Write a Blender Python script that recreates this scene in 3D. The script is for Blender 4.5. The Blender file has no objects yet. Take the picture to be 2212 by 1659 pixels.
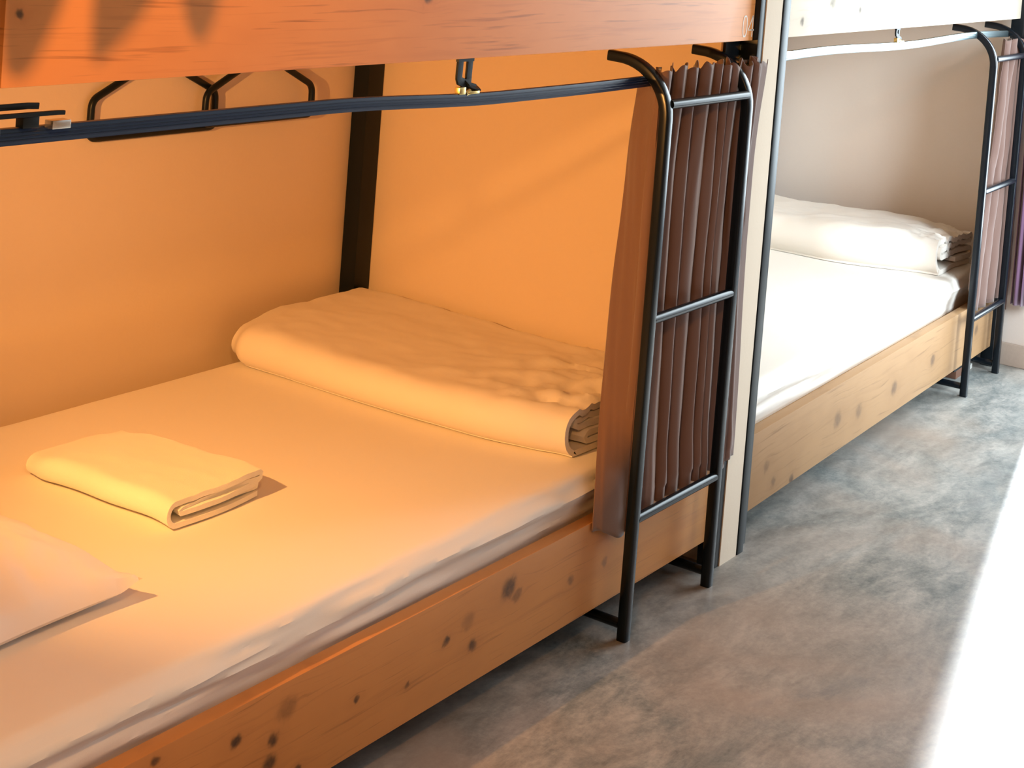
import bpy, bmesh, math, random
from mathutils import Vector, Matrix, noise
random.seed(7)
sc = bpy.context.scene
COL = sc.collection
PI = math.pi

# ------------------------------------------------------------------ camera
YAW, PITCH, ROLL = 0.5986986, 0.0523599, 0.0767239
fwd = Vector((math.cos(YAW)*math.cos(PITCH), math.sin(YAW)*math.cos(PITCH), -math.sin(PITCH)))
rgt = fwd.cross(Vector((0, 0, 1))).normalized()
upv = rgt.cross(fwd)
r2 = rgt*math.cos(ROLL) + upv*math.sin(ROLL)
u2 = -rgt*math.sin(ROLL) + upv*math.cos(ROLL)
cam_data = bpy.data.cameras.new('camera')
cam = bpy.data.objects.new('camera', cam_data); COL.objects.link(cam)
m = Matrix((r2, u2, -fwd)).transposed().to_4x4()
m.translation = Vector((-1.212406, -1.530207, 1.429508))
cam.matrix_world = m
cam_data.sensor_width = 36.0
cam_data.lens = 3500/2212*36.0
cam_data.shift_x = 0.0
cam_data.shift_y = -(829.5+33.574)/2212
cam_data.clip_start = 0.02
sc.camera = cam

# ------------------------------------------------------------------ colour management and light
sc.view_settings.view_transform = 'Standard'
sc.view_settings.look = 'None'
sc.view_settings.gamma = 1.0
sc.view_settings.use_curve_mapping = False
sc.view_settings.exposure = 0.0
sc.cycles.use_denoising = True
sc.cycles.max_bounces = 8
sc.cycles.sample_clamp_indirect = 6.0

world = bpy.data.worlds.new('world'); sc.world = world
world.use_nodes = True
bg = world.node_tree.nodes['Background']
bg.inputs[0].default_value = (0.75, 0.88, 1.0, 1)
bg.inputs[1].default_value = 0.6

def area(name, loc, target, sx, sy, power, color, spread=180):
    l = bpy.data.lights.new(name, 'AREA'); l.shape = 'RECTANGLE'; l.size = sx; l.size_y = sy
    l.energy = power; l.color = color; l.spread = math.radians(spread)
    o = bpy.data.objects.new(name, l); COL.objects.link(o)
    o.location = loc
    o.rotation_euler = (Vector(target)-Vector(loc)).to_track_quat('-Z', 'Y').to_euler()
    return o
def point(name, loc, power, color, rad):
    l = bpy.data.lights.new(name, 'POINT'); l.energy = power; l.color = color; l.shadow_soft_size = rad
    o = bpy.data.objects.new(name, l); COL.objects.link(o); o.location = loc
    return o
DAY = (0.80, 0.93, 1.0)
# daylight through the glazed door in the end wall; the second area is an added fill for the farther bunk
area('door_daylight', (4.55, -0.80, 1.2), (2.6, -0.45, 0.45), 1.4, 2.0, 50, DAY, 130)
area('far_bunk_fill', (2.5, -2.55, 1.75), (3.75, 0.4, 0.75), 1.4, 1.2, 28, DAY, 62)
sun = bpy.data.lights.new('sun', 'SUN'); sun.energy = 24.0; sun.angle = math.radians(6); sun.color = (0.92, 0.97, 1.0)
so = bpy.data.objects.new('sun', sun); COL.objects.link(so)
so.rotation_euler = Vector((-0.93, -0.240, -0.36)).to_track_quat('-Z', 'Y').to_euler()
WARM = (1.0, 0.445, 0.115)
sl = bpy.data.lights.new('reading_light', 'SPOT'); sl.energy = 96; sl.color = WARM; sl.shadow_soft_size = 0.012
sl.spot_size = math.radians(98); sl.spot_blend = 1.0
slo = bpy.data.objects.new('reading_light', sl); COL.objects.link(slo); slo.location = (-0.15, 0.32, 1.10)
slo.rotation_euler = (Vector((2.0, 0.42, 0.56))-Vector(slo.location)).to_track_quat('-Z', 'Y').to_euler()
point('aisle_light', (-0.45, -0.92, 1.72), 45, WARM, 0.045)

# ------------------------------------------------------------------ materials
def mat(name, color, rough=0.6, metal=0.0, spec=0.5, sheen=0.0, bump=None, trans=0.0):
    M = bpy.data.materials.new(name); M.use_nodes = True
    nt = M.node_tree; b = nt.nodes['Principled BSDF']
    b.inputs['Base Color'].default_value = (*color, 1)
    b.inputs['Roughness'].default_value = rough
    b.inputs['Metallic'].default_value = metal
    b.inputs['Specular IOR Level'].default_value = spec
    b.inputs['Sheen Weight'].default_value = sheen
    b.inputs['Transmission Weight'].default_value = trans
    if bump:
        sc_, st, dist = bump
        tc = nt.nodes.new('ShaderNodeTexCoord'); n = nt.nodes.new('ShaderNodeTexNoise')
        n.inputs['Scale'].default_value = sc_; n.inputs['Detail'].default_value = 4
        bp = nt.nodes.new('ShaderNodeBump'); bp.inputs['Strength'].default_value = st; bp.inputs['Distance'].default_value = dist
        nt.links.new(tc.outputs['Object'], n.inputs['Vector']); nt.links.new(n.outputs['Fac'], bp.inputs['Height'])
        nt.links.new(bp.outputs['Normal'], b.inputs['Normal'])
    return M

class NT:
    """small helper for building node maths"""
    def __init__(s, M): s.t = M.node_tree; s.b = s.t.nodes['Principled BSDF']
    def n(s, k, **kw):
        x = s.t.nodes.new(k)
        for a, v in kw.items(): setattr(x, a, v)
        return x
    def put(s, sock, v):
        if hasattr(v, 'is_output'): s.t.links.new(v, sock)
        else: sock.default_value = v
    def m(s, op, a, b=0.0, c=0.0, clamp=False):
        x = s.n('ShaderNodeMath', operation=op, use_clamp=clamp)
        s.put(x.inputs[0], a); s.put(x.inputs[1], b); s.put(x.inputs[2], c)
        return x.outputs[0]
    def noise(s, vec, scale, detail=3, rough=0.5, dist=0.0):
        x = s.n('ShaderNodeTexNoise'); s.put(x.inputs['Vector'], vec)
        x.inputs['Scale'].default_value = scale; x.inputs['Detail'].default_value = detail
        x.inputs['Roughness'].default_value = rough; x.inputs['Distortion'].default_value = dist
        return x.outputs['Fac']
    def xyz(s, a, b, c):
        x = s.n('ShaderNodeCombineXYZ'); s.put(x.inputs[0], a); s.put(x.inputs[1], b); s.put(x.inputs[2], c); return x.outputs[0]
    def ramp(s, f, stops):
        x = s.n('ShaderNodeValToRGB'); s.put(x.inputs[0], f)
        e = x.color_ramp.elements
        while len(e) < len(stops): e.new(0.5)
        for i, (p, c) in enumerate(stops): e[i].position = p; e[i].color = (*c, 1)
        return x.outputs[0]
    def mix(s, f, a, b, mode='MIX'):
        x = s.n('ShaderNodeMix', data_type='RGBA', blend_type=mode)
        s.put(x.inputs[0], f); s.put(x.inputs[6], a if hasattr(a, 'is_output') else (*a, 1)); s.put(x.inputs[7], b if hasattr(b, 'is_output') else (*b, 1))
        return x.outputs[2]

def wood(name, light, dark, knot, knots, grain=0.5, seed=0.0, rough=0.5):
    """planed pine: grain along X, knots given as (x, z, size, strength)"""
    M = mat(name, light, rough, spec=0.35); N = NT(M)
    tc = N.n('ShaderNodeTexCoord'); sp = N.n('ShaderNodeSeparateXYZ'); N.put(sp.inputs[0], tc.outputs['Object'])
    X, Y, Z = sp.outputs
    defl = None; dark_k = None; halo = None
    X0 = X; w_ = N.m('MULTIPLY', N.m('SUBTRACT', N.noise(tc.outputs['Object'], 45, 2, 0.6), 0.5), 0.018)
    for i, (kx, kz, r, st) in enumerate(knots):
        dx = N.m('MULTIPLY', N.m('ADD', N.m('SUBTRACT', X, kx), w_), 1/(r*1.1)); dz = N.m('MULTIPLY', N.m('SUBTRACT', N.m('ADD', Z, w_), kz), 1/(r*0.95))
        d2 = N.m('ADD', N.m('MULTIPLY', dx, dx), N.m('MULTIPLY', dz, dz))
        core = N.m('MULTIPLY', N.m('POWER', 2.718, N.m('MULTIPLY', N.m('MULTIPLY', d2, d2), -0.9)), st)
        d2w = N.m('ADD', N.m('MULTIPLY', N.m('MULTIPLY', dx, dx), 0.10), N.m('MULTIPLY', N.m('MULTIPLY', dz, dz), 0.20))
        wide = N.m('POWER', 2.718, N.m('MULTIPLY', d2w, -1.0))
        de = N.m('MULTIPLY', N.m('MULTIPLY', wide, dz), r*0.55)
        defl = de if defl is None else N.m('ADD', defl, de)
        dark_k = core if dark_k is None else N.m('MAXIMUM', dark_k, core)
        w2 = N.m('MULTIPLY', wide, 0.5*st)
        halo = w2 if halo is None else N.m('MAXIMUM', halo, w2)
    Zd = N.m('SUBTRACT', Z, defl) if defl is not None else Z
    slow = N.noise(N.xyz(N.m('ADD', X, seed), Y, N.m('MULTIPLY', Z, 3.0)), 1.6, 2)
    Zw = N.m('ADD', Zd, N.m('MULTIPLY', slow, 0.03))
    g1 = N.noise(N.xyz(N.m('MULTIPLY', X, 2.6), N.m('MULTIPLY', Y, 6.0), N.m('MULTIPLY', N.m('ADD', Zw, seed*0.37), 75.0)), 1.0, 3, 0.6)
    g2 = N.noise(N.xyz(N.m('MULTIPLY', X, 9.0), N.m('MULTIPLY', Y, 30.0), N.m('MULTIPLY', N.m('ADD', Zw, seed), 260.0)), 1.0, 2, 0.5)
    g = N.m('ADD', N.m('MULTIPLY', g1, 0.75), N.m('MULTIPLY', g2, 0.25))
    mid = tuple(l*0.45+d*0.55 for l, d in zip(light, dark))
    c = N.ramp(g, [(0.34, tuple(l*(1-grain)+d*grain*0.8 for l, d in zip(light, dark))), (0.43, light), (0.55, light), (0.68, mid if grain > 0.6 else tuple(l*0.7+d*0.3 for l, d in zip(light, dark)))])
    blotch = N.noise(N.xyz(X, seed, N.m('MULTIPLY', Z, 2.5)), 3.0, 3, 0.6)
    c = N.mix(N.m('MULTIPLY', N.m('SUBTRACT', blotch, 0.47, clamp=True), 2.2, clamp=True), c, mid)
    if dark_k is not None:
        kn = N.noise(tc.outputs['Object'], 60, 3, 0.7)
        c = N.mix(N.m('MULTIPLY', halo, N.m('ADD', kn, 0.2), clamp=True), c, dark)
        c = N.mix(N.m('MULTIPLY', dark_k, N.m('ADD', N.m('MULTIPLY', kn, 0.9), 0.5), clamp=True), c, knot)
    N.put(N.b.inputs['Base Color'], c)
    st_ = N.noise(N.xyz(N.m('MULTIPLY', X, 0.9), seed, N.m('MULTIPLY', N.m('ADD', Zw, seed*1.7), 26.0)), 1.0, 2, 0.55)
    c = N.mix(N.m('MULTIPLY', N.m('SUBTRACT', st_, 0.56, clamp=True), 2.6*grain, clamp=True), c, dark)
    N.put(N.b.inputs['Base Color'], c)
    bpn = N.n('ShaderNodeBump'); bpn.inputs['Strength'].default_value = 0.25; bpn.inputs['Distance'].default_value = 0.001
    N.put(bpn.inputs['Height'], g); N.put(N.b.inputs['Normal'], bpn.outputs[0])
    return M

def wall_mat(name, col, col2):
    M = mat(name, col, 0.85, spec=0.2); N = NT(M)
    tc = N.n('ShaderNodeTexCoord')
    f = N.noise(tc.outputs['Object'], 2.2, 4, 0.6); f2 = N.noise(tc.outputs['Object'], 90, 3, 0.7)
    N.put(N.b.inputs['Base Color'], N.mix(N.m('ADD', N.m('MULTIPLY', f, 0.7), N.m('MULTIPLY', f2, 0.3)), col, col2))
    b = N.n('ShaderNodeBump'); b.inputs['Strength'].default_value = 0.3; b.inputs['Distance'].default_value = 0.001
    N.put(b.inputs['Height'], f2); N.put(N.b.inputs['Normal'], b.outputs[0])
    return M

def floor_mat():
    M = mat('polished_concrete', (0.3, 0.3, 0.3), 0.42, spec=0.45); N = NT(M)
    tc = N.n('ShaderNodeTexCoord'); P = tc.outputs['Object']
    mp = N.n('ShaderNodeMapping'); N.put(mp.inputs['Vector'], P); mp.inputs['Rotation'].default_value = (0, 0, 0.5); mp.inputs['Scale'].default_value = (1.0, 2.2, 1)
    a = N.noise(mp.outputs[0], 3.2, 6, 0.72, 0.5)
    b = N.noise(mp.outputs[0], 11.0, 5, 0.72, 0.4)
    c = N.noise(P, 70, 4, 0.75)
    f = N.m('ADD', N.m('ADD', N.m('MULTIPLY', a, 0.48), N.m('MULTIPLY', b, 0.33)), N.m('MULTIPLY', c, 0.19))
    col = N.ramp(f, [(0.37, (0.09, 0.11, 0.115)), (0.45, (0.20, 0.22, 0.215)), (0.52, (0.31, 0.315, 0.30)), (0.61, (0.46, 0.45, 0.42))])
    w = N.noise(P, 1.7, 3, 0.6, 0.6)
    col = N.mix(N.m('MULTIPLY', N.m('SUBTRACT', w, 0.45, clamp=True), 2.4, clamp=True), col, (0.36, 0.27, 0.21))
    # trowel scratches
    s1 = N.n('ShaderNodeTexWave', wave_type='RINGS'); N.put(s1.inputs['Vector'], P)
    s1.inputs['Scale'].default_value = 0.35; s1.inputs['Distortion'].default_value = 9; s1.inputs['Detail'].default_value = 3; s1.inputs['Detail Scale'].default_value = 0.7
    line = N.m('MULTIPLY', N.m('SUBTRACT', s1.outputs['Fac'], 0.965, clamp=True), 14, clamp=True)
    line = N.m('MULTIPLY', line, N.m('MULTIPLY', N.m('SUBTRACT', b, 0.48, clamp=True), 6, clamp=True), clamp=True)
    col = N.mix(line, col, (0.10, 0.11, 0.12))
    N.put(N.b.inputs['Base Color'], col)
    N.put(N.b.inputs['Roughness'], N.m('ADD', N.m('MULTIPLY', b, 0.25), 0.30))
    bm_ = N.n('ShaderNodeBump'); bm_.inputs['Strength'].default_value = 0.12; bm_.inputs['Distance'].default_value = 0.002
    N.put(bm_.inputs['Height'], f); N.put(N.b.inputs['Normal'], bm_.outputs[0])
    return M

M_WALL = wall_mat('cream_plaster', (0.86, 0.71, 0.55), (0.81, 0.66, 0.50))
M_WALL2 = wall_mat('pale_plaster', (0.84, 0.75, 0.69), (0.78, 0.69, 0.63))
M_EDGE = wall_mat('cream_panel_edge', (0.90, 0.80, 0.66), (0.85, 0.74, 0.60))
M_CEIL = mat('ceiling_paint', (0.45, 0.42, 0.38), 0.9)
M_AISLE = wall_mat('low_bounce_wall', (0.30, 0.20, 0.13), (0.22, 0.14, 0.09))  # dark tone given to the unseen aisle wall to cut bounced light
M_FLOOR = floor_mat()
M_STEEL = mat('black_painted_steel', (0.006, 0.010, 0.014), 0.36, spec=0.25, bump=(120, 0.1, 0.0005))
M_TUBE = mat('black_lacquered_tube', (0.004, 0.008, 0.013), 0.24, spec=0.32)
M_RAIL = mat('navy_aluminium_rail', (0.010, 0.026, 0.080), 0.36, spec=0.3)
M_RAIL2 = mat('pale_aluminium_rail', (0.20, 0.27, 0.29), 0.3, metal=0.8)
M_CHROME = mat('zinc', (0.75, 0.70, 0.62), 0.25, metal=0.9)
M_BRASS = mat('brass', (0.85, 0.65, 0.25), 0.25, metal=0.9)
M_SHEET = mat('white_cotton_sheet', (0.90, 0.86, 0.80), 0.85, spec=0.15, sheen=0.15, bump=(420, 0.15, 0.0004))
M_DUVET = mat('white_quilt_cotton', (0.88, 0.82, 0.75), 0.85, spec=0.15, sheen=0.15, bump=(300, 0.2, 0.0005))
M_TOWEL = mat('white_terry', (0.93, 0.90, 0.80), 0.95, spec=0.05, sheen=0.5, bump=(700, 0.6, 0.001))
M_PILLOW = mat('white_pillow_cotton', (0.90, 0.84, 0.80), 0.85, spec=0.15, sheen=0.2, bump=(420, 0.15, 0.0004))
M_CURT = mat('brown_curtain_velvet', (0.19, 0.112, 0.092), 0.7, spec=0.12, sheen=0.45, bump=(260, 0.25, 0.0006))
M_PURPLE = mat('purple_curtain_cloth', (0.20, 0.10, 0.19), 0.8, sheen=0.5)
M_PAINT = mat('white_stencil_paint', (0.92, 0.90, 0.84), 0.6)
M_GLASS = mat('clear_glass', (1, 1, 1), 0.0, trans=1.0)
M_DARKWOOD = mat('brown_wood_block', (0.16, 0.07, 0.04), 0.6, bump=(60, 0.3, 0.001))
M_WHITE = mat('white_enamel', (0.85, 0.85, 0.82), 0.35)
M_LEAF = mat('green_leaf', (0.05, 0.16, 0.04), 0.45, bump=(80, 0.3, 0.001))

PINE_L, PINE_D, PINE_K = (0.72, 0.40, 0.15), (0.42, 0.19, 0.06), (0.07, 0.035, 0.012)
KN1 = [(1.168, 0.207, .020, .9), (1.195, 0.185, .012, .6), (1.38, 0.155, .010, .6), (1.065, 0.137, .012, 1.0), (0.986, 0.172, .008, .9),
       (1.045, 0.185, .016, .35), (0.479, 0.199, .010, 1.0), (0.559, 0.169, .011, .95), (0.555, 0.135, .013, .9), (0.585, 0.205, .018, .45), (0.751, 0.159, .006, .9),
       (0.32, 0.233, .008, .9), (1.503, 0.152, .010, .5), (1.62, 0.19, .011, .7), (0.883, 0.133, .005, .8), (0.62, 0.10, .008, .8)]
M_W1 = wood('lower_pine_board', (0.62, 0.27, 0.075), (0.44, 0.18, 0.05), PINE_K, KN1, 0.9, 1.3)
M_W2 = wood('upper_pine_board', (0.92, 0.37, 0.11), (0.66, 0.23, 0.06), (0.16, 0.08, 0.03), [(0.80, 1.268, .012, 1.0), (0.02, 1.252, .006, 1.0), (1.35, 1.30, .012, .8)], 0.9, 4.1)
M_W3 = wood('pale_lower_pine_board', (0.43, 0.25, 0.12), (0.27, 0.14, 0.06), (0.09, 0.05, 0.03),
            [(0.10, 0.15, .014, .45), (0.15, 0.10, .012, .5), (0.268, 0.075, .012, .9), (1.004, 0.14, .02, .7), (0.562, 0.155, .022, .6), (0.72, 0.14, .02, .5), (1.35, 0.15, .018, .7), (1.80, 0.16, .016, .7)], 0.6, 9.4)
M_W4 = wood('overlit_upper_pine_board', (0.82, 0.72, 0.58), (0.62, 0.50, 0.36), (0.16, 0.12, 0.08),  # daylight overexposure put into this board's pale pine colour
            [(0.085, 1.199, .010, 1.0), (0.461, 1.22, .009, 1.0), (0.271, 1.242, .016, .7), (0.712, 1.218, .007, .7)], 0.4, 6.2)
M_PLY = wood('platform_pine', (0.6, 0.36, 0.16), (0.4, 0.2, 0.08), PINE_K, [], 0.5, 2.2)

# ------------------------------------------------------------------ mesh helpers
def link(name, bm, material, parent=None, smooth=True, label=None):
    me = bpy.data.meshes.new(name)
    bmesh.ops.recalc_face_normals(bm, faces=bm.faces)
    bm.to_mesh(me); bm.free()
    me.materials.append(material)
    if smooth:
        for p in me.polygons: p.use_smooth = True
        try: me.set_sharp_from_angle(angle=math.radians(40))
        except Exception: pass
    o = bpy.data.objects.new(name, me); COL.objects.link(o)
    if parent is not None: o.parent = parent
    if label: o['label'] = label
    return o
def thing(name, label, cat, loc=(0, 0, 0), rz=0, group=None):
    o = bpy.data.objects.new(name, None); COL.objects.link(o)
    o.location = loc; o.rotation_euler = (0, 0, rz); o.empty_display_size = 0.1
    o['label'] = label; o['category'] = cat
    if group: o['group'] = group
    return o
def tag(o, label, cat, group=None):
    o['label'] = label; o['category'] = cat
    if group: o['group'] = group
    return o
def struct(o): o['kind'] = 'structure'; return o
def box(bm, x0, x1, y0, y1, z0, z1, bev=0.0):
    vs = [bm.verts.new((x, y, z)) for x in (x0, x1) for y in (y0, y1) for z in (z0, z1)]
    F = [(0, 1, 3, 2), (4, 6, 7, 5), (0, 4, 5, 1), (2, 3, 7, 6), (0, 2, 6, 4), (1, 5, 7, 3)]
    fs = [bm.faces.new([vs[i] for i in f]) for f in F]
    if bev > 0:
        es = list({e for f in fs for e in f.edges})
        bmesh.ops.bevel(bm, geom=es, offset=bev, segments=2, affect='EDGES', profile=0.6)
    return bm
def bx(*a, **k): return box(bmesh.new(), *a, **k)
def tube(bm, pts, r, n=14, flat=None, caps=True):
    """sweep a circle (or an ellipse/rectangle section) along a polyline"""
    pts = [Vector(p) for p in pts]; rings = []
    prev = None
    for i, p in enumerate(pts):
        t = (pts[min(i+1, len(pts)-1)] - pts[max(i-1, 0)]).normalized()
        if prev is None:
            a = Vector((0, 0, 1)) if abs(t.z) < 0.9 else Vector((0, 1, 0))
            s = t.cross(a).normalized()
        else: s = (prev - t*prev.dot(t)).normalized()
        prev = s; b = t.cross(s)
        ring = []
        for k in range(n):
            an = 2*PI*k/n
            if flat: # rounded-rectangle section half sizes
                cx, cy = math.cos(an), math.sin(an)
                e = 0.35
                x = flat[0]*math.copysign(abs(cx)**e, cx); y = flat[1]*math.copysign(abs(cy)**e, cy)
            else: x, y = r*math.cos(an), r*math.sin(an)
            ring.append(bm.verts.new(p + s*x + b*y))
        rings.append(ring)
    for a, b in zip(rings, rings[1:]):
        for k in range(n): bm.faces.new((a[k], a[(k+1) % n], b[(k+1) % n], b[k]))
    if caps: bm.faces.new(rings[0][::-1]); bm.faces.new(rings[-1])
    return bm
def arc(c, r, a0, a1, n, plane='yz', x=0):
    out = []
    for i in range(n+1):
        a = a0+(a1-a0)*i/n
        if plane == 'yz': out.append((x, c[0]+r*math.cos(a), c[1]+r*math.sin(a)))
        else: out.append((c[0]+r*math.cos(a), x, c[1]+r*math.sin(a)))
    return out
def rounded(pts, r, n=6):
    """round the corners of a polyline"""
    pts = [Vector(p) for p in pts]; out = [pts[0]]
    for i in range(1, len(pts)-1):
        a, b, c = pts[i-1], pts[i], pts[i+1]
        rr = min(r, (b-a).length*0.49, (c-b).length*0.49)
        p0 = b+(a-b).normalized()*rr; p1 = b+(c-b).normalized()*rr
        for k in range(n+1):
            t = k/n; out.append(p0*(1-t)**2+b*2*t*(1-t)+p1*t*t)
    out.append(pts[-1]); return out
def grid_mesh(bm, rows, close_u=False):
    vs = [[bm.verts.new(p) for p in row] for row in rows]
    for a, b in zip(vs, vs[1:]):
        n = len(a)
        for k in range(n if close_u else n-1):
            bm.faces.new((a[k], a[(k+1) % n], b[(k+1) % n], b[k]))
    return vs
def sm(a, b, x):
    t = max(0.0, min(1.0, (x-a)/(b-a))) if b != a else 0.0
    return t*t*(3-2*t)
def fbm(x, y, z, o=3): return noise.fractal(Vector((x, y, z)), 0.6, 2.0, o)

# ------------------------------------------------------------------ room shell
BX, BY, BR = 2.159389, 0.009775, 0.039834     # origin and turn of the second bunk
F = link('floor', bx(-3.0, 4.22, -2.6, 1.2, -0.1, 0.0), M_FLOOR, smooth=False); struct(F)
struct(link('ceiling', bx(-3.0, 4.40, -2.7, 1.2, 2.60, 2.70), M_CEIL, smooth=False))
struct(link('wall_back', bx(-3.0, 4.22, 1.07, 1.2, 0.0, 2.60), M_WALL, smooth=False))
struct(link('wall_left', bx(-3.1, -3.0, -2.7, 1.2, 0.0, 2.60), M_WALL, smooth=False))
# end wall: solid beside the beds, glazed door further into the aisle
bm = bmesh.new()
box(bm, 4.22, 4.36, -0.03, 1.2, 0.0, 2.60); box(bm, 4.22, 4.36, -1.75, -0.03, 2.12, 2.60); box(bm, 4.22, 4.36, -2.7, -1.75, 0.0, 2.60)
struct(link('wall_end', bm, M_WALL2, smooth=False))
D = bpy.data.objects.new('door_1', None); COL.objects.link(D); D.location = (4.29, -0.89, 0); struct(D)
bm = bmesh.new()
for y0, y1 in ((-0.859, -0.81), (0.82, 0.859), (-0.02, 0.02)): box(bm, -0.03, 0.03, y0, y1, 0.0, 2.12, bev=0.004)
for z0, z1 in ((0.0, 0.03), (2.06, 2.12)): box(bm, -0.028, 0.028, -0.859, 0.859, z0, z1, bev=0.004)
link('door_frame', bm, M_WHITE, D)
# unseen aisle wall; its wide window is added to suit the fill light
bm = bmesh.new()
box(bm, -3.1, 2.0, -2.7, -2.6, 0, 2.6); box(bm, 4.0, 4.36, -2.7, -2.6, 0, 2.6)
box(bm, 2.0, 4.0, -2.7, -2.6, 0, 1.05); box(bm, 2.0, 4.0, -2.7, -2.6, 2.4, 2.6)
struct(link('wall_aisle', bm, M_AISLE, smooth=False))
Wn = bpy.data.objects.new('added_window', None); COL.objects.link(Wn); Wn.location = (3.0, -2.65, 1.05); struct(Wn)
bm = bmesh.new()
for x0, x1 in ((-1.0, -0.95), (0.95, 1.0), (-0.02, 0.02)): box(bm, x0, x1, -0.03, 0.03, 0, 1.35)
for z0, z1 in ((0, 0.05), (1.30, 1.35)): box(bm, -1.0, 1.0, -0.03, 0.03, z0, z1)
link('added_window_frame', bm, M_WHITE, Wn)
# thin partition wall between the two bunks (head wall of the first)
bm = bx(1.987, 2.076, -0.006, 1.07, 0.0, 2.60)
struct(link('wall_partition', bm, M_WALL, smooth=False))
bm = bx(1.993, 2.073, -0.014, -0.0062, 0.0, 2.60)
struct(link('trim_1', bm, M_EDGE, smooth=False))
# worn skirting at the foot of the end wall
struct(link('baseboard_end', bx(4.205, 4.2195, -0.03, 1.06, 0.0, 0.075, bev=0.004), wall_mat('worn_skirting', (0.62, 0.50, 0.42), (0.35, 0.27, 0.22))))

# ------------------------------------------------------------------ bunks
def bolt(bm, c, r, axis='y'):
    x, y, z = c
    tube(bm, [(x, y, z), (x, y-0.004, z)], r, 10)
def bunk(name, label, loc, rz, mats, L, posts, number=None):
    t = thing(name, label, 'bunk bed', loc, rz, 'timber and steel bunk beds')
    wl, wu = mats
    lb = link('lower_side_board', bx(0.0, L, 0.0, 0.028, 0.0682, 0.2484, bev=0.0015), wl, t)
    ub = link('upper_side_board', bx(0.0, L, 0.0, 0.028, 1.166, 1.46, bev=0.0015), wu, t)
    for (x0, x1, y0, y1, z1) in posts:
        link('frame_post', bx(x0, x1, y0, y1, 0.0, z1, bev=0.002), M_STEEL, t)
    link('lower_platform', bx(0.005, L-0.005, 0.030, 1.0, 0.20, 0.228), M_PLY, t, smooth=False)
    link('upper_platform', bx(0.005, L-0.005, 0.030, 1.0, 1.18, 1.20), M_PLY, t, smooth=False)
    bm = bmesh.new()
    box(bm, 0.1, L-0.1, 0.06, 0.10, 0.16, 0.199); box(bm, 0.1, L-0.1, 0.90, 0.94, 0.16, 0.199)
    link('under_frame', bm, M_STEEL, t)
    for x in (0.14, L-0.18):
        for y in (0.35, 0.88): link('leg', bx(x, x+0.04, y, y+0.04, 0.0, 0.16), M_STEEL, t)
    return t, lb, ub
B1, lb1, ub1 = bunk('bunk_bed', 'nearer bunk, orange pine side boards, number 04 painted on the upper board', (0, 0, 0), 0, (M_W1, M_W2), 1.965,
    [(-0.055, -0.021, -0.006, 0.03, 2.4), (1.967, 1.9930, -0.012, 0.03, 2.4), (1.925, 1.985, 1.02, 1.068, 2.4)])
# the painted number 04
bm = bmesh.new()
def stroke(bm, pts, w=0.0030, closed=False):
    """flat painted line in the board's plane"""
    P_ = [Vector((x, 0, z)) for x, z in pts]; n = len(P_); L_, R_ = [], []
    for k in range(n):
        a = P_[(k-1) % n] if closed or k > 0 else P_[k]; b = P_[(k+1) % n] if closed or k < n-1 else P_[k]
        t = (b-a).normalized(); nn = Vector((-t.z, 0, t.x))
        L_.append(P_[k]+nn*w/1.6); R_.append(P_[k]-nn*w/1.6)
    for yy in (-0.0006,):
        l = [bm.verts.new((p.x, yy, p.z)) for p in L_]; r = [bm.verts.new((p.x, yy, p.z)) for p in R_]
        l0 = [bm.verts.new((p.x, 0.0003, p.z)) for p in L_]; r0 = [bm.verts.new((p.x, 0.0003, p.z)) for p in R_]
        for k in range(n if closed else n-1):
            q = (k+1) % n
            bm.faces.new((l[k], l[q], r[q], r[k])); bm.faces.new((l0[k], l[k], l[q], l0[q])); bm.faces.new((r[k], r0[k], r0[q], r[q]))
el = [(1.9115+0.0105+0.0095*math.cos(a), 1.1975+0.0215*math.sin(a)) for a in [2*PI*k/28 for k in range(28)]]
el = [(x, 1.1975+math.copysign(min(abs(z-1.1975)*1.12, 0.0215), z-1.1975)) for x, z in el]
stroke(bm, el, closed=True)
stroke(bm, [(1.9575, 1.2190), (1.9385, 1.189), (1.9650, 1.189)]); stroke(bm, [(1.9580, 1.2205), (1.9580, 1.174)])
link('bed_number', bm, M_PAINT, ub1, label='white painted number 04')
# steel corner plate with two bolts under the far end of the upper board
bm = bx(1.902, 1.9865, 0.0305, 0.0375, 1.104, 1.1795, bev=0.001)
cp = link('corner_plate', bm, M_STEEL, B1)
for z in (1.148, 1.124):
    bm = bmesh.new(); bolt(bm, (1.968, 0.0305, z), 0.007); link('bolt', bm, M_BRASS, cp)

B2, lb2, ub2 = bunk('bunk_bed', 'farther bunk by the end wall, paler side boards and upper board with daylight painted into its colour', (BX, BY, 0), BR, (M_W3, M_W4), 1.985,
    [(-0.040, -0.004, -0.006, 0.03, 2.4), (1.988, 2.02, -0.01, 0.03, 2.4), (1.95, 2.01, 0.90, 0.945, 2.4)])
p2 = link('partition_post', bx(2.0765, 2.106, -0.016, 0.012, 0.0, 2.4, bev=0.003), M_STEEL)
p2['kind'] = 'structure'; p2.name = 'trim_2'
# low steel foot with a wooden shim under the far end of the second bunk
link('foot_bar', bx(1.70, 1.95, 0.03, 0.075, 0.032, 0.0665, bev=0.002), M_STEEL, B2)
link('foot_block', bx(1.74, 1.83, 0.035, 0.07, 0.0, 0.031, bev=0.002), M_DARKWOOD, B2)
link('foot_shim', bx(1.833, 1.92, 0.035, 0.07, 0.0, 0.016, bev=0.001), M_WHITE, B2)

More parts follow.
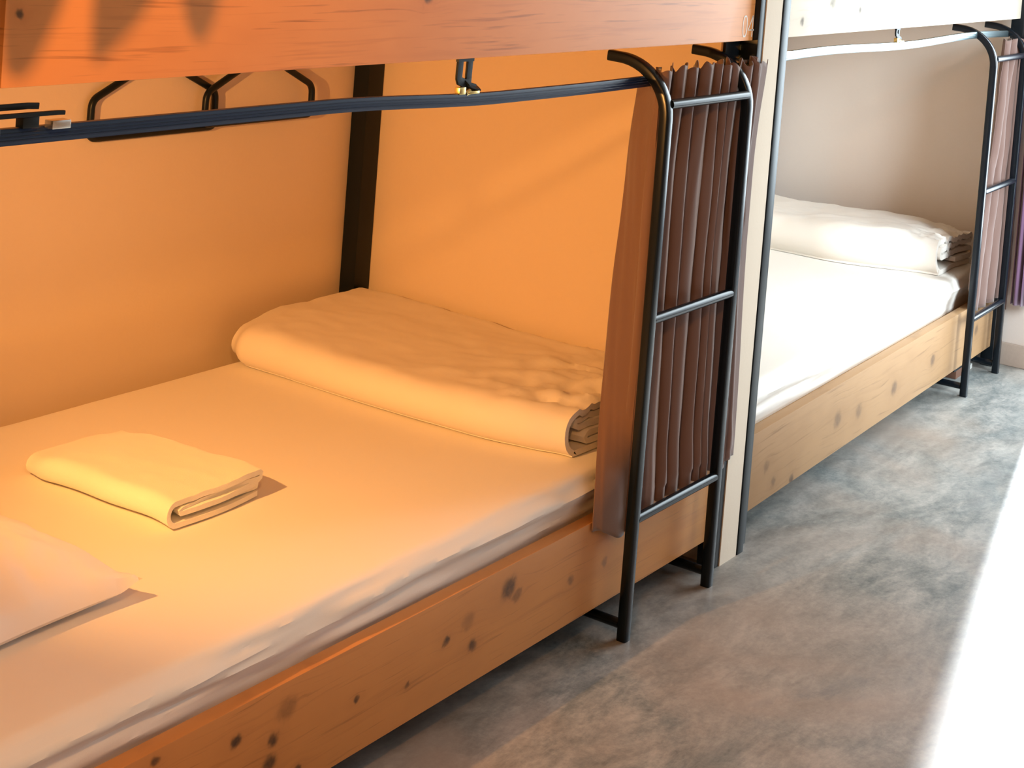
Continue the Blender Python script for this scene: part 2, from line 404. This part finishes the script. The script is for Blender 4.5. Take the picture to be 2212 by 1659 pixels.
# ------------------------------------------------------------------ ladders
def ladder(label, loc, rz, xa, xb, zr):
    t = thing('ladder', label, 'ladder', loc, rz, 'hooked steel bed ladders')
    r = 0.0118; y = -0.040
    for x in (xa, xb):
        bm = bmesh.new()
        pts = rounded([(x, y, 0.0), (x, y, 1.075)], 0.01)
        pts = [(x, y, 0.0), (x, y, 0.5), (x, y, 1.02)]
        # curve back over the rung and under the upper board
        c = (y+0.115, 1.03)
        pts += [(x, c[0]-0.115*math.cos(a), c[1]+0.108*math.sin(a)) for a in [PI/2*k/12 for k in range(0, 13)]]
        pts += [(x, 0.095, 1.139)]
        tube(bm, pts, 0, 20, flat=(r, r*0.9))
        rl = link('side_rail', bm, M_TUBE, t)
        bm = bmesh.new(); tube(bm, [(x, y+0.011, 0.030), (x, 0.26, 0.030)], 0.0100, 14); link('foot_stay', bm, M_TUBE, t)
    for z in zr:
        bm = bmesh.new(); tube(bm, [(xa+0.009, y-0.001, z), (xb-0.009, y-0.001, z)], 0.0100, 16); link('rung', bm, M_TUBE, t)
    return t
ladder('black tube ladder hooked in front of the bunched curtain of the nearer bunk', (0, 0, 0), 0, 1.532, 1.882, (0.240, 0.636, 1.058))
ladder('black tube ladder of the farther bunk, at the right edge of the photo', (BX, BY, 0), BR, 1.572, 1.925, (0.240, 0.640, 1.052))

# ------------------------------------------------------------------ curtain rails
def rail(label, loc, rz, x0, x1, material, wav, zc=1.100):
    t = thing('curtain_rail', label, 'curtain rail', loc, rz, 'curtain rails under the upper bunks')
    bm = bmesh.new(); y = 0.022
    pts = []
    n = 60
    for i in range(n+1):
        x = x0+(x1-x0)*i/n
        pts.append((x, y, zc+wav(x)))
    # box profile with a lip: main bar plus two thin ribs
    tube(bm, pts, 0, 12, flat=(0.006, 0.0108))
    tr = link('track', bm, material, t)
    for dz in (-0.0045, 0.0, 0.0045):
        bm = bmesh.new(); tube(bm, [(x, y_-0.0062, z+dz) for x, y_, z in pts], 0.0009, 6); link('rib', bm, material, tr)
    return t, pts
w1 = lambda x: -0.0115*sm(0.60, 1.05, x)+0.006*sm(1.25, 1.9, x)-0.0*x
R1, rp = rail('dark blue curtain rail under the upper board of the nearer bunk', (0, 0, 0), 0, 0.004, 1.955, M_RAIL, w1, 1.104)
w2 = lambda x: 0.004*math.sin(x*5.2)
R2, rp2 = rail('pale bent aluminium curtain rail of the farther bunk', (BX, BY, 0), BR, 0.005, 1.93, M_RAIL2, w2, 1.118)
def zbracket(t, x, ztop, ztrack, s=1.0):
    """slotted J bracket: vertical slotted strap, curved foot lying over the track, clip"""
    y = 0.022; bm = bmesh.new()
    w = 0.0215*s
    path = rounded([(x, y+0.003, ztop), (x-0.002, y+0.003, ztrack+0.026), (x+0.036*s, y+0.002, ztrack+0.017)], 0.014, 6)
    # two side straps leave the slot open
    for off in (-1, 1):
        tube(bm, [(p[0]+off*w*0.62*(1 if p[2] > ztrack+0.03 else 0.35), p[1], p[2]) for p in [tuple(q) for q in path]], 0, 8, flat=(0.0078*s, 0.0024))
    box(bm, x-w, x+w, y, y+0.006, ztop-0.008, ztop)
    b = link('bracket', bm, M_STEEL, t)
    bm = bmesh.new(); tube(bm, [(x+0.000, y, ztrack+0.0095), (x+0.012, y, ztrack+0.0135)], 0.0065, 10)
    box(bm, x-0.022, x-0.004, y-0.006, y+0.004, ztrack+0.010, ztrack+0.022, bev=0.001)
    box(bm, x+0.004, x+0.034, y-0.007, y+0.006, ztrack+0.0095, ztrack+0.0145, bev=0.001)
    link('bracket_clip', bm, M_BRASS, b)
zbracket(R1, 0.948, 1.1655, rp[29][2])
zbracket(R2, 0.835, 1.1655, rp2[25][2], 0.7)
# left end fitting: two flat bars on the board underside and a zinc clamp on the track
bm = bmesh.new()
tube(bm, [(-0.03, 0.024, 1.139), (0.06, 0.024, 1.139), (0.076, 0.024, 1.138)], 0, 10, flat=(0.0016, 0.004))
tube(bm, [(-0.03, 0.006, 1.1315), (0.09, 0.006, 1.1315), (0.100, 0.006, 1.131)], 0, 10, flat=(0.003, 0.0028))
box(bm, 0.040, 0.064, 0.006, 0.020, 1.115, 1.1290, bev=0.001)
eb = link('end_bracket', bm, M_STEEL, R1)
link('clamp', bx(0.080, 0.108, 0.001, 0.016, 1.1120, 1.1225, bev=0.001), M_CHROME, R1)
bm = bmesh.new(); box(bm, -0.03, 0.006, 0.003, 0.026, 1.091, 1.118, bev=0.001)
link('end_cap', bm, M_STEEL, R1)
bm = bmesh.new(); box(bm, 1.925, 1.962, 0.0, 0.018, 1.117, 1.124, bev=0.001)
link('clamp', bm, M_CHROME, R1)
link('end_cap', bx(-0.004, 0.012, 0.003, 0.026, 1.103, 1.131, bev=0.001), M_STEEL, R2)
link('clamp', bx(0.004, 0.045, 0.005, 0.024, 1.1275, 1.133, bev=0.001), M_CHROME, R2)

# ------------------------------------------------------------------ curtains
def curtain(name, label, cat, loc, rz, fn, nu, nz, z_top, z_bot, material, thick=0.0016, group='curtains'):
    rows = []
    for j in range(nz+1):
        v = j/nz; row = []
        for i in range(nu+1):
            u = i/nu
            zt, zb = z_top(u), z_bot(u)
            z = zt+(zb-zt)*v
            x, y = fn(u, z, v); row.append((x, y, z))
        rows.append(row)
    bm = bmesh.new(); grid_mesh(bm, rows)
    o = link(name, bm, material)
    for p in o.data.polygons: p.use_smooth = True
    o.location = loc; o.rotation_euler = (0, 0, rz)
    s = o.modifiers.new('thickness', 'SOLIDIFY'); s.thickness = thick; s.offset = 0
    tag(o, label, cat, group)
    return o
NP = 9
def c1(u, z, v):
    # u 0..0.14: smooth return panel lit from inside; then nine pleats; last part in front of the post
    xl = 1.452+0.030*sm(0.92, 1.11, z)+0.0*z - 0.022*sm(0.9, 0.25, z)
    if u < 0.14:
        t = u/0.14
        yb = 0.070*sm(0.26, 0.48, z); xl += yb*1.72
        x = xl+(1.542-xl)*t
        y = (yb*(1-t)-0.012*t) - 0.006*math.sin(t*PI) - 0.004
        x += 0.010*fbm(t*1.6, z*2.4+t*2.0, 11.0, 2)*sm(0.05, 0.2, v)*(1-t)
        if z < 0.30: y = min(y, -0.004+0.2*max(0, z-0.25))
        x += 0.006*math.sin(z*9)*(1-t)*0.5
        return x, y
    t = (u-0.14)/0.86
    sh = 0.010*fbm(t*4, z*1.4, 3.1)*sm(0.0, 0.35, v)
    ph = (t*NP + sh*4 + 0.22*math.sin(t*8.0+1.0) + 0.16*math.sin(t*19.0+z*1.5))*2*PI
    xr = 1.985+0.012*math.sin(z*6)
    tilt = 0.035*sm(0.28, 0.0, v)        # pleats lean back at the gathered heading
    x = 1.542+(xr-1.542)*t + (0.011+0.010*sm(0.15, 0.0, v))*math.sin(ph*1.0+0.9)*(1-0.3*v) + tilt*(0.5-0.5*math.cos(ph))*0.35 + 0.010*fbm(t*9, z*1.6, 7)*sm(0.05, 0.3, v)*(0.35+0.65*sm(0.55,0.85,z))*(1-sm(.8, 1, v)*0.6)
    a = (0.0165+0.005*sm(0.12, 0.0, v))*(0.80+0.20*math.sin(t*23))*(1-0.45*sm(0.93, 1.0, t))
    tri = math.asin(math.sin(ph)*0.97)/1.35
    yc = -0.009-0.006*sm(0.36, 0.25, z)-0.006*sm(0.9, 1.0, t)
    if z < 0.27: a = min(a, 0.0095); yc = -0.0155
    y = yc + a*tri + 0.003*fbm(t*7, z*2, 1.0)
    y = max(-0.027, y)
    if z < 0.27: y = min(y, -0.004)
    if x > 1.955: y = min(y, -0.019)
    return x, y
curtain('curtain', 'brown curtain bunched at the far end of the nearer bunk, behind its ladder', 'curtain', (0, 0, 0), 0, c1, 330, 90,
        lambda u: 1.092 if u < 0.06 else 1.092+0.032*sm(0.06, 0.16, u)+0.006*math.sin(u*63)+0.004*math.sin(u*151),
        lambda u: 0.232-0.028*sm(0.0, 0.13, u)+0.030*sm(0.15, 0.2, u)+0.004*math.sin(u*40)+0.012*sm(0.9, 0.97, u), M_CURT)
def c1b(u, z, v):
    x = 1.985+0.047*u*(0.55+0.45*math.cos(z*5-1.4)**2) + 0.004*math.sin(z*9)
    y = -0.021-0.003*math.sin(u*7+z*3)
    return x, y
def c2(u, z, v):
    xl = 1.765-0.085*sm(0.8, 0.3, z)-0.035*sm(0.95, 0.6, z)
    if z > 0.95: xl += 0.02*sm(0.95, 1.1, z)
    xr = 2.075+0.02*math.sin(z*5)
    t = u
    ph = t*5*2*PI
    x = xl+(xr-xl)*t+0.008*math.sin(ph+1)
    y = -0.010+0.012*math.asin(math.sin(ph)*0.95)/1.3+0.004*fbm(t*6, z*4, 2)
    if z < 0.3: y = min(-0.004, y)
    if x > 1.98: y = min(y, -0.018)
    return x, max(-0.026, y)
curtain('curtain', 'brown curtain gathered behind the ladder of the farther bunk', 'curtain', (BX, BY, 0), BR, c2, 160, 60,
        lambda u: 1.103+0.003*math.sin(u*40), lambda u: 0.258-0.02*sm(0, 0.2, u)-0.06*sm(0.82, 0.97, u), M_CURT)
def c3(u, z, v):
    y = 0.045-0.085*u+0.004*math.sin(u*15)
    x = 4.175+0.014*math.sin(u*24)+0.004*math.sin(z*5)
    return x, y
curtain('door_curtain', 'purple curtain hanging beside the door on the end wall', 'curtain', (0, 0, 0), 0, c3, 90, 20,
        lambda u: 2.2, lambda u: 0.215, M_PURPLE)

# ------------------------------------------------------------------ mattresses
def mattress(label, loc, rz, L, W, z0, z1, y0):
    """rounded slab under a fitted sheet: profile swept along X, with pulled wrinkles on the aisle side"""
    rows = []
    nx = 150
    prof = []
    R = 0.032
    # profile from the inside bottom, up the aisle side, over the top, down the wall side
    for k in range(0, 14): prof.append((0.020*(1-k/13)**0.8, (z1-z0-R)*k/13))
    for k in range(1, 9):
        a = PI/2*k/8; prof.append((R-R*math.cos(a), z1-z0-R+R*math.sin(a)))
    for k in range(1, 40): prof.append((R+(W-2*R)*k/40, z1-z0))
    for k in range(0, 9):
        a = PI/2*k/8; prof.append((W-R+R*math.sin(a), z1-z0-R+R*math.cos(a)))
    prof.append((W, 0.0))
    for i in range(nx+1):
        x = L*i/nx; row = []
        e = min(x, L-x)
        er = 1-math.sqrt(max(0, 1-(1-min(1, e/R))**2)) if e < R else 0
        for j, (py, pz) in enumerate(prof):
            y, z = py, pz
            side = 1-sm(0.0, 0.03, py)
            wr = 0.0050*fbm(x*2.6, pz*42, 0.3)+0.0025*fbm(x*6, pz*90, 5.3)
            wr += 0.004*math.sin(pz*120+3*fbm(x*1.3, 0, 2))*sm(0, 0.3, math.sin(x*2.1+0.4)*0.5+0.5)
            y -= side*wr*sm(0.0, 0.02, pz)
            if pz > (z1-z0)*0.75: z += (1-side*0.6)*(0.0018*fbm(x*1.7, py*1.9, 8.0)+0.0006*fbm(x*6, py*5, 1))
            z -= er*R*(1 if pz > R else 0)
            row.append((x, y0+y, z0+z))
        rows.append(row)
    bm = bmesh.new(); vs = grid_mesh(bm, rows)
    bm.faces.new(vs[0]); bm.faces.new(vs[-1][::-1])
    o = link('mattress', bm, M_SHEET); o.location = loc; o.rotation_euler = (0, 0, rz)
    tag(o, label, 'mattress', 'white sheeted mattresses')
    return o
mattress('mattress under a white sheet on the nearer bunk, holding towel and pillow', (0, 0, 0), 0, 1.960, 0.98, 0.2285, 0.331, 0.026)
mattress('bright white sheeted mattress on the farther bunk', (BX, BY, 0), BR, 1.975, 0.90, 0.2285, 0.338, 0.034)

# ------------------------------------------------------------------ folded cloths
def path_resample(pts, n):
    pts = [Vector(p) for p in pts]; d = [0]
    for a, b in zip(pts, pts[1:]): d.append(d[-1]+(b-a).length)
    out = []; k = 0
    for i in range(n+1):
        s = d[-1]*i/n
        while k < len(d)-2 and d[k+1] < s: k += 1
        t = (s-d[k])/max(1e-9, d[k+1]-d[k]); out.append(pts[k].lerp(pts[k+1], t))
    return out
def fold_path(w, h, layers, th, lean=0.0):
    """centre line (s across, z up) of a cloth wrapped round inner folds; the big fold is at s=0"""
    o = th/2
    pts = [(w*0.97, 0, o), (o+0.02, 0, o)]
    # outer fold
    R = (h-th)/2
    for k in range(0, 13):
        a = -PI/2-PI*k/12; pts.append((R*0.95+o+R*0.95*math.cos(a), 0, h/2+R*math.sin(a)))
    pts += [(w*0.5, 0, h-o), (w*0.93, 0, h-o*1.2)]
    # down at the far side then zig-zag inside
    inner = []
    n = layers
    zs = [o+th*1.25+(h-2*o-th*2.5)*k/max(1, n-1) for k in range(n)][::-1]
    side = 1
    x_in, x_out = w*0.09, w*0.95
    prevz = h-o*1.2
    for k, z in enumerate(zs):
        r = (prevz-z)/2; mz = (prevz+z)/2
        cx = (x_out if side == 1 else x_in+0.012*k)
        for q in range(0, 7):
            a = PI/2-PI*q/6; pts.append((cx+side*abs(r)*math.cos(a), 0, mz+r*math.sin(a)))
        nx_ = x_in+0.012*(k+1) if side == 1 else x_out
        pts.append((cx+(nx_-cx)*0.5, 0, z))
        side = -side; prevz = z
    return pts
def fold_cloth(name, label, cat, material, w, h, length, layers, th, wrinkle, sfun, taper, nS=230, nL=70, group=None, loc=(0, 0, 0), rz=0, seed=0.0, squash=None):
    base = path_resample(fold_path(w, h, layers, th), nS)
    # normals of the path
    cent = []
    for i, p in enumerate(base):
        t = (base[min(i+1, nS)]-base[max(i-1, 0)]).normalized(); cent.append((p, Vector((-t.z, 0, t.x))))
    rows = []
    for j in range(nL+1):
        v = j/nL
        front, back = [], []
        for i, (p, nrm) in enumerate(cent):
            for sgn, lst in ((1, front), (-1, back)):
                q = p+nrm*sgn*th*0.46
                x, z = q.x, q.z
                hz = z/h
                wv = wrinkle(x/w, v, hz)
                zz = z*taper(v, x/w)+wv*(sm(0.25, 0.9, hz))
                if squash: zz = squash(x, v, zz)
                xx, yy = sfun(x, v, hz)
                if v < 0.12:  # uneven hems at the open end
                    yy += 0.006*(1-v/0.12)*math.sin(i*0.11+seed*3)
                lst.append((xx, yy, max(0.0004, zz)))
        rows.append(front+back[::-1])
    bm = bmesh.new(); vs = grid_mesh(bm, rows, close_u=True)
    n = nS+1
    for row, flip in ((vs[0], False), (vs[-1], True)):
        for k in range(n-1):
            f = (row[k], row[k+1], row[2*n-2-k], row[2*n-1-k])
            bm.faces.new(f if not flip else f[::-1])
    o = link(name, bm, material)
    for p in o.data.polygons: p.use_smooth = True
    o.location = loc; o.rotation_euler = (0, 0, rz)
    tag(o, label, cat, group)
    return o
# duvet of the first bunk: fold towards the foot, open layered end towards the aisle
def d1_s(x, v, hz):
    y = 0.085+0.925*v
    edge = 1.462-0.035*math.sin(min(1, v*1.25)*PI*0.72)+0.02*sm(0.10, 0.0, v)+0.05*sm(0.92, 1.0, v)
    bulge = 0.010*math.sin(v*17)*sm(0.4, 0.0, v)
    X = edge+x*(1.975-edge)/0.53+bulge*(1-x/0.53)
    y += 0.02*(1-x/0.53)*sm(0.2, 0.0, v) - 0.018*(x/0.53)*sm(0.2, 0, v)
    return X, y
def d1_w(s, v, hz):
    k = sm(0.55, 0.0, v)
    a = 0.0045*fbm(s*5+2, v*6, 4.2)
    b = k*(0.010*fbm(s*7, v*12, 9.1, 4)+0.006*math.sin(s*26+v*20+4*fbm(s*3, v*3, 1)))*sm(0.02, 0.15, s)
    return a+b
def d1_t(v, s): return 1.0-0.30*sm(0.90, 1.0, v)*sm(0.3, 0.0, s) - 0.10*sm(0.5, 1.0, s)*sm(0.6, 0.2, v)+0.03*math.sin(v*9)
fold_cloth('duvet', 'white duvet folded flat across the head of the nearer bunk', 'duvet', M_DUVET, 0.53, 0.092, 0.93, 4, 0.0135, d1_w, d1_s, d1_t,
           group='folded duvets', loc=(0, 0, 0.3338), nL=110)
def d2_s(x, v, hz):
    y = 0.085+0.84*v
    edge = 1.535+0.10*sm(0.45, 0.0, v)-0.01*math.sin(v*6)
    return edge+x*(1.955-edge)/0.44, y+0.02*(1-x/0.44)*sm(0.2, 0, v)
def d2_w(s, v, hz):
    return 0.006*fbm(s*4, v*6, 3.3)+sm(0.3, 0, v)*(0.012*fbm(s*8, v*14, 2.1, 4))*sm(0.0, 0.1, s)
def d2_t(v, s): return 1.0-0.12*sm(0.25, 0.0, v)+0.04*math.sin(v*7)
fold_cloth('duvet', 'thick white duvet rolled at the head of the farther bunk', 'duvet', M_DUVET, 0.44, 0.125, 0.84, 3, 0.020, d2_w, d2_s, d2_t,
           group='folded duvets', loc=(BX, BY, 0.3395), rz=BR, seed=2.0)
# towel
def t_s(x, v, hz):
    y = 0.375+0.365*v
    X = 0.690+x+0.008*math.sin(v*5)+0.012*sm(0.85, 1.0, v)
    return X+0.004*math.sin(v*11), y+0.012*(x/0.235)*sm(0.5, 0, v)
def t_w(s, v, hz): return 0.0025*fbm(s*3, v*4, 6.6)+0.006*sm(0.55, 1.0, s)*sm(0.4, 0.0, v)
def t_t(v, s): return 1.0-0.22*sm(0.8, 1.0, v)-0.08*sm(0.6, 1, s)*sm(0.3, 0.9, v)
fold_cloth('towel', 'small white towel folded in a square lying on the nearer mattress', 'towel', M_TOWEL, 0.235, 0.048, 0.36, 3, 0.0102, t_w, t_s, t_t,
           loc=(0, 0, 0.3338), nS=160, nL=50, seed=1.0)

# pillow
def pillow(name, label, c, hx, hy, hz, rz, base):
    n = 56; rows_t, rows_b = [], []
    for i in range(n+1):
        a = -1+2*i/n; rt, rb = [], []
        for j in range(n+1):
            b = -1+2*j/n
            # pincushion outline with pointed corners
            px = a*hx*(1-0.055*(1-b*b)); py = b*hy*(1-0.055*(1-a*a))
            e = max(0.0, (1-a**4)*(1-b**4))
            t = hz*(e**0.42)*(0.45+0.55*(1-a*a*0.8)*(1-b*b*0.8))
            wr = 0.006*fbm(px*9, py*9, 3.0, 4)*sm(0, 0.5, e)+0.004*math.sin((px*0.6+py)*60+3*fbm(px*4, py*4, 2))*sm(0.9, 0.2, e)*sm(0, 0.1, e)
            zc = 0.020+0.012*sm(0.8, 1.0, abs(a*b))
            rt.append((px, py, zc+t*1.5+wr)); rb.append((px, py, max(0.0005, zc-min(t*0.6, zc-0.0005))))
        rows_t.append(rt); rows_b.append(rb)
    bm = bmesh.new(); grid_mesh(bm, rows_t); grid_mesh(bm, rows_b)
    bmesh.ops.remove_doubles(bm, verts=bm.verts, dist=0.0006)
    o = link(name, bm, M_PILLOW); o.location = (c[0], c[1], base); o.rotation_euler = (0, 0, rz)
    for p in o.data.polygons: p.use_smooth = True
    tag(o, label, 'pillow'); return o
pillow('pillow', 'white pillow lying at the left edge on the nearer mattress', (0.262, 0.495), 0.215, 0.285, 0.066, math.radians(3), 0.3338)

# ------------------------------------------------------------------ coat hangers on the back wall
def hanger(label, x0, x1, y, tilt):
    t = thing('clothes_hanger', label, 'hanger', ((x0+x1)/2, y, 1.085), 0, 'black hangers on the wall')
    hw = (x1-x0)/2; r = 0.0080
    pts = rounded([(0.0, 0, -0.054), (hw, 0, -0.138), (hw+0.002, 0, -0.209-tilt), (-hw-0.002, 0, -0.209-tilt), (-hw, 0, -0.138), (0.0, 0, -0.054)], 0.018, 6)
    bm = bmesh.new(); tube(bm, pts, r, 12); f = link('frame', bm, M_STEEL, t)
    hk = [(0, 0, -0.054), (0, 0, -0.01)]+[(0.018-0.018*math.cos(a), 0, -0.01+0.018*math.sin(a)) for a in [PI*k/10*1.2 for k in range(1, 11)]]
    bm = bmesh.new(); tube(bm, hk, 0.003, 10); link('hook', bm, M_STEEL, t)
    return t
hanger('left one of two black hangers on the back wall, seen above and below the rail', 1.070, 1.428, 1.057, 0.010)
hanger('right one of two black hangers on the back wall, next to the corner post', 1.383, 1.736, 1.040, 0)
for i, x in enumerate((1.2405+0.016, 1.5605+0.016)):
    bm = bmesh.new(); tube(bm, [(x, 1.069, 1.086), (x, 1.022, 1.086), (x, 1.018, 1.094)], 0.005, 10)
    o = link('wall_hook', bm, M_STEEL); tag(o, ['wall peg holding the left black hanger', 'wall peg holding the right black hanger'][i], 'hook', 'wall pegs')

# ------------------------------------------------------------------ the lamps and the plant just outside the picture
t = thing('reading_lamp', 'small reading lamp clamped beyond the foot end of the nearer bunk', 'lamp', (-0.23, 0.32, 1.16))
bm = bmesh.new(); tube(bm, [(0.18, 0.0, 0.03), (0.10, 0.0, 0.035), (0.0, 0.0, 0.02), (0.03, 0, -0.04)], 0.005, 10); link('arm', bm, M_STEEL, t)
bm = bmesh.new()
grid_mesh(bm, [[(0.03+d*0.94+r*math.cos(a)*0.30, r*math.sin(a), -0.04-0.32*d+r*math.cos(a)*0.94) for a in [2*PI*k/24 for k in range(24)]] for r, d in ((0.012, -0.01), (0.022, 0.005), (0.034, 0.038))], close_u=True)
link('lamp_shade', bm, M_STEEL, t)
LP = Vector((-0.45, -0.92, 1.72))
pl = thing('hanging_plant', 'hanging plant whose leaves throw shadows on the upper board', 'plant', (-0.02, -0.22, 1.62))
def onleaf(X, Z, k=0.775): return LP+(Vector((X, 0, Z))-LP)*k-Vector((-0.02, -0.22, 1.62))
for pts in ([(0.060, 1.38), (0.10, 1.33), (0.086, 1.27), (0.062, 1.22), (0.036, 1.175), (0.006, 1.178), (-0.004, 1.22), (-0.008, 1.27), (-0.02, 1.33), (0.02, 1.38)],
            [(0.19, 1.40), (0.245, 1.35), (0.228, 1.27), (0.190, 1.225), (0.150, 1.195), (0.136, 1.186), (0.131, 1.22), (0.130, 1.27), (0.130, 1.34), (0.16, 1.40)],
            [(0.33, 1.42), (0.365, 1.35), (0.345, 1.27), (0.336, 1.235), (0.322, 1.212), (0.305, 1.212), (0.290, 1.235), (0.277, 1.27), (0.265, 1.34), (0.29, 1.42)]):
    bm = bmesh.new(); vs = []
    n = len(pts)
    cx = sum(p[0] for p in pts)/n; cz = sum(p[1] for p in pts)/n
    ring = []
    for k in range(n):   # rounded outline
        a = Vector(pts[k]); b = Vector(pts[(k+1) % n])
        for q in (0.25, 0.75): ring.append(a.lerp(b, q))
    fr = [bm.verts.new(onleaf(p.x, p.y)+Vector((0, -0.001, 0))) for p in ring]
    bk = [bm.verts.new(onleaf(p.x, p.y)+Vector((0, 0.001, 0))) for p in ring]
    c1_ = bm.verts.new(onleaf(cx, cz)+Vector((0, -0.012, 0))); c2_ = bm.verts.new(onleaf(cx, cz)+Vector((0, -0.010, 0)))
    N_ = len(ring)
    for k in range(N_):
        bm.faces.new((fr[k], fr[(k+1) % N_], c1_)); bm.faces.new((bk[(k+1) % N_], bk[k], c2_)); bm.faces.new((fr[k], bk[k], bk[(k+1) % N_], fr[(k+1) % N_]))
    link('leaf', bm, M_LEAF, pl)
    top = onleaf((pts[0][0]+pts[-1][0])/2, pts[0][1]-0.005)
    bm = bmesh.new(); tube(bm, [tuple(top), tuple(top.lerp(Vector((0, 0, 0.02)), 0.5)+Vector((0, -0.02, 0.06))), (0, 0, 0.02)], 0.0025, 8); link('stem', bm, M_LEAF, pl)
bm = bmesh.new(); prof = [(0.0, 0.0), (0.05, 0.0), (0.065, 0.09), (0.07, 0.10), (0.062, 0.10), (0.058, 0.085), (0.0, 0.085)]
grid_mesh(bm, [[(r*math.cos(a), r*math.sin(a), z) for a in [2*PI*k/28 for k in range(28)]] for r, z in prof], close_u=True)
bmesh.ops.remove_doubles(bm, verts=bm.verts, dist=0.0001)
link('pot', bm, M_WHITE, pl)
bm = bmesh.new(); tube(bm, [(0.066, 0, 0.095), (0, 0, 0.40), (0, 0, 0.978)], 0.0015, 6); tube(bm, [(-0.066, 0, 0.095), (0, 0, 0.40)], 0.0015, 6); link('cord', bm, M_STEEL, pl)
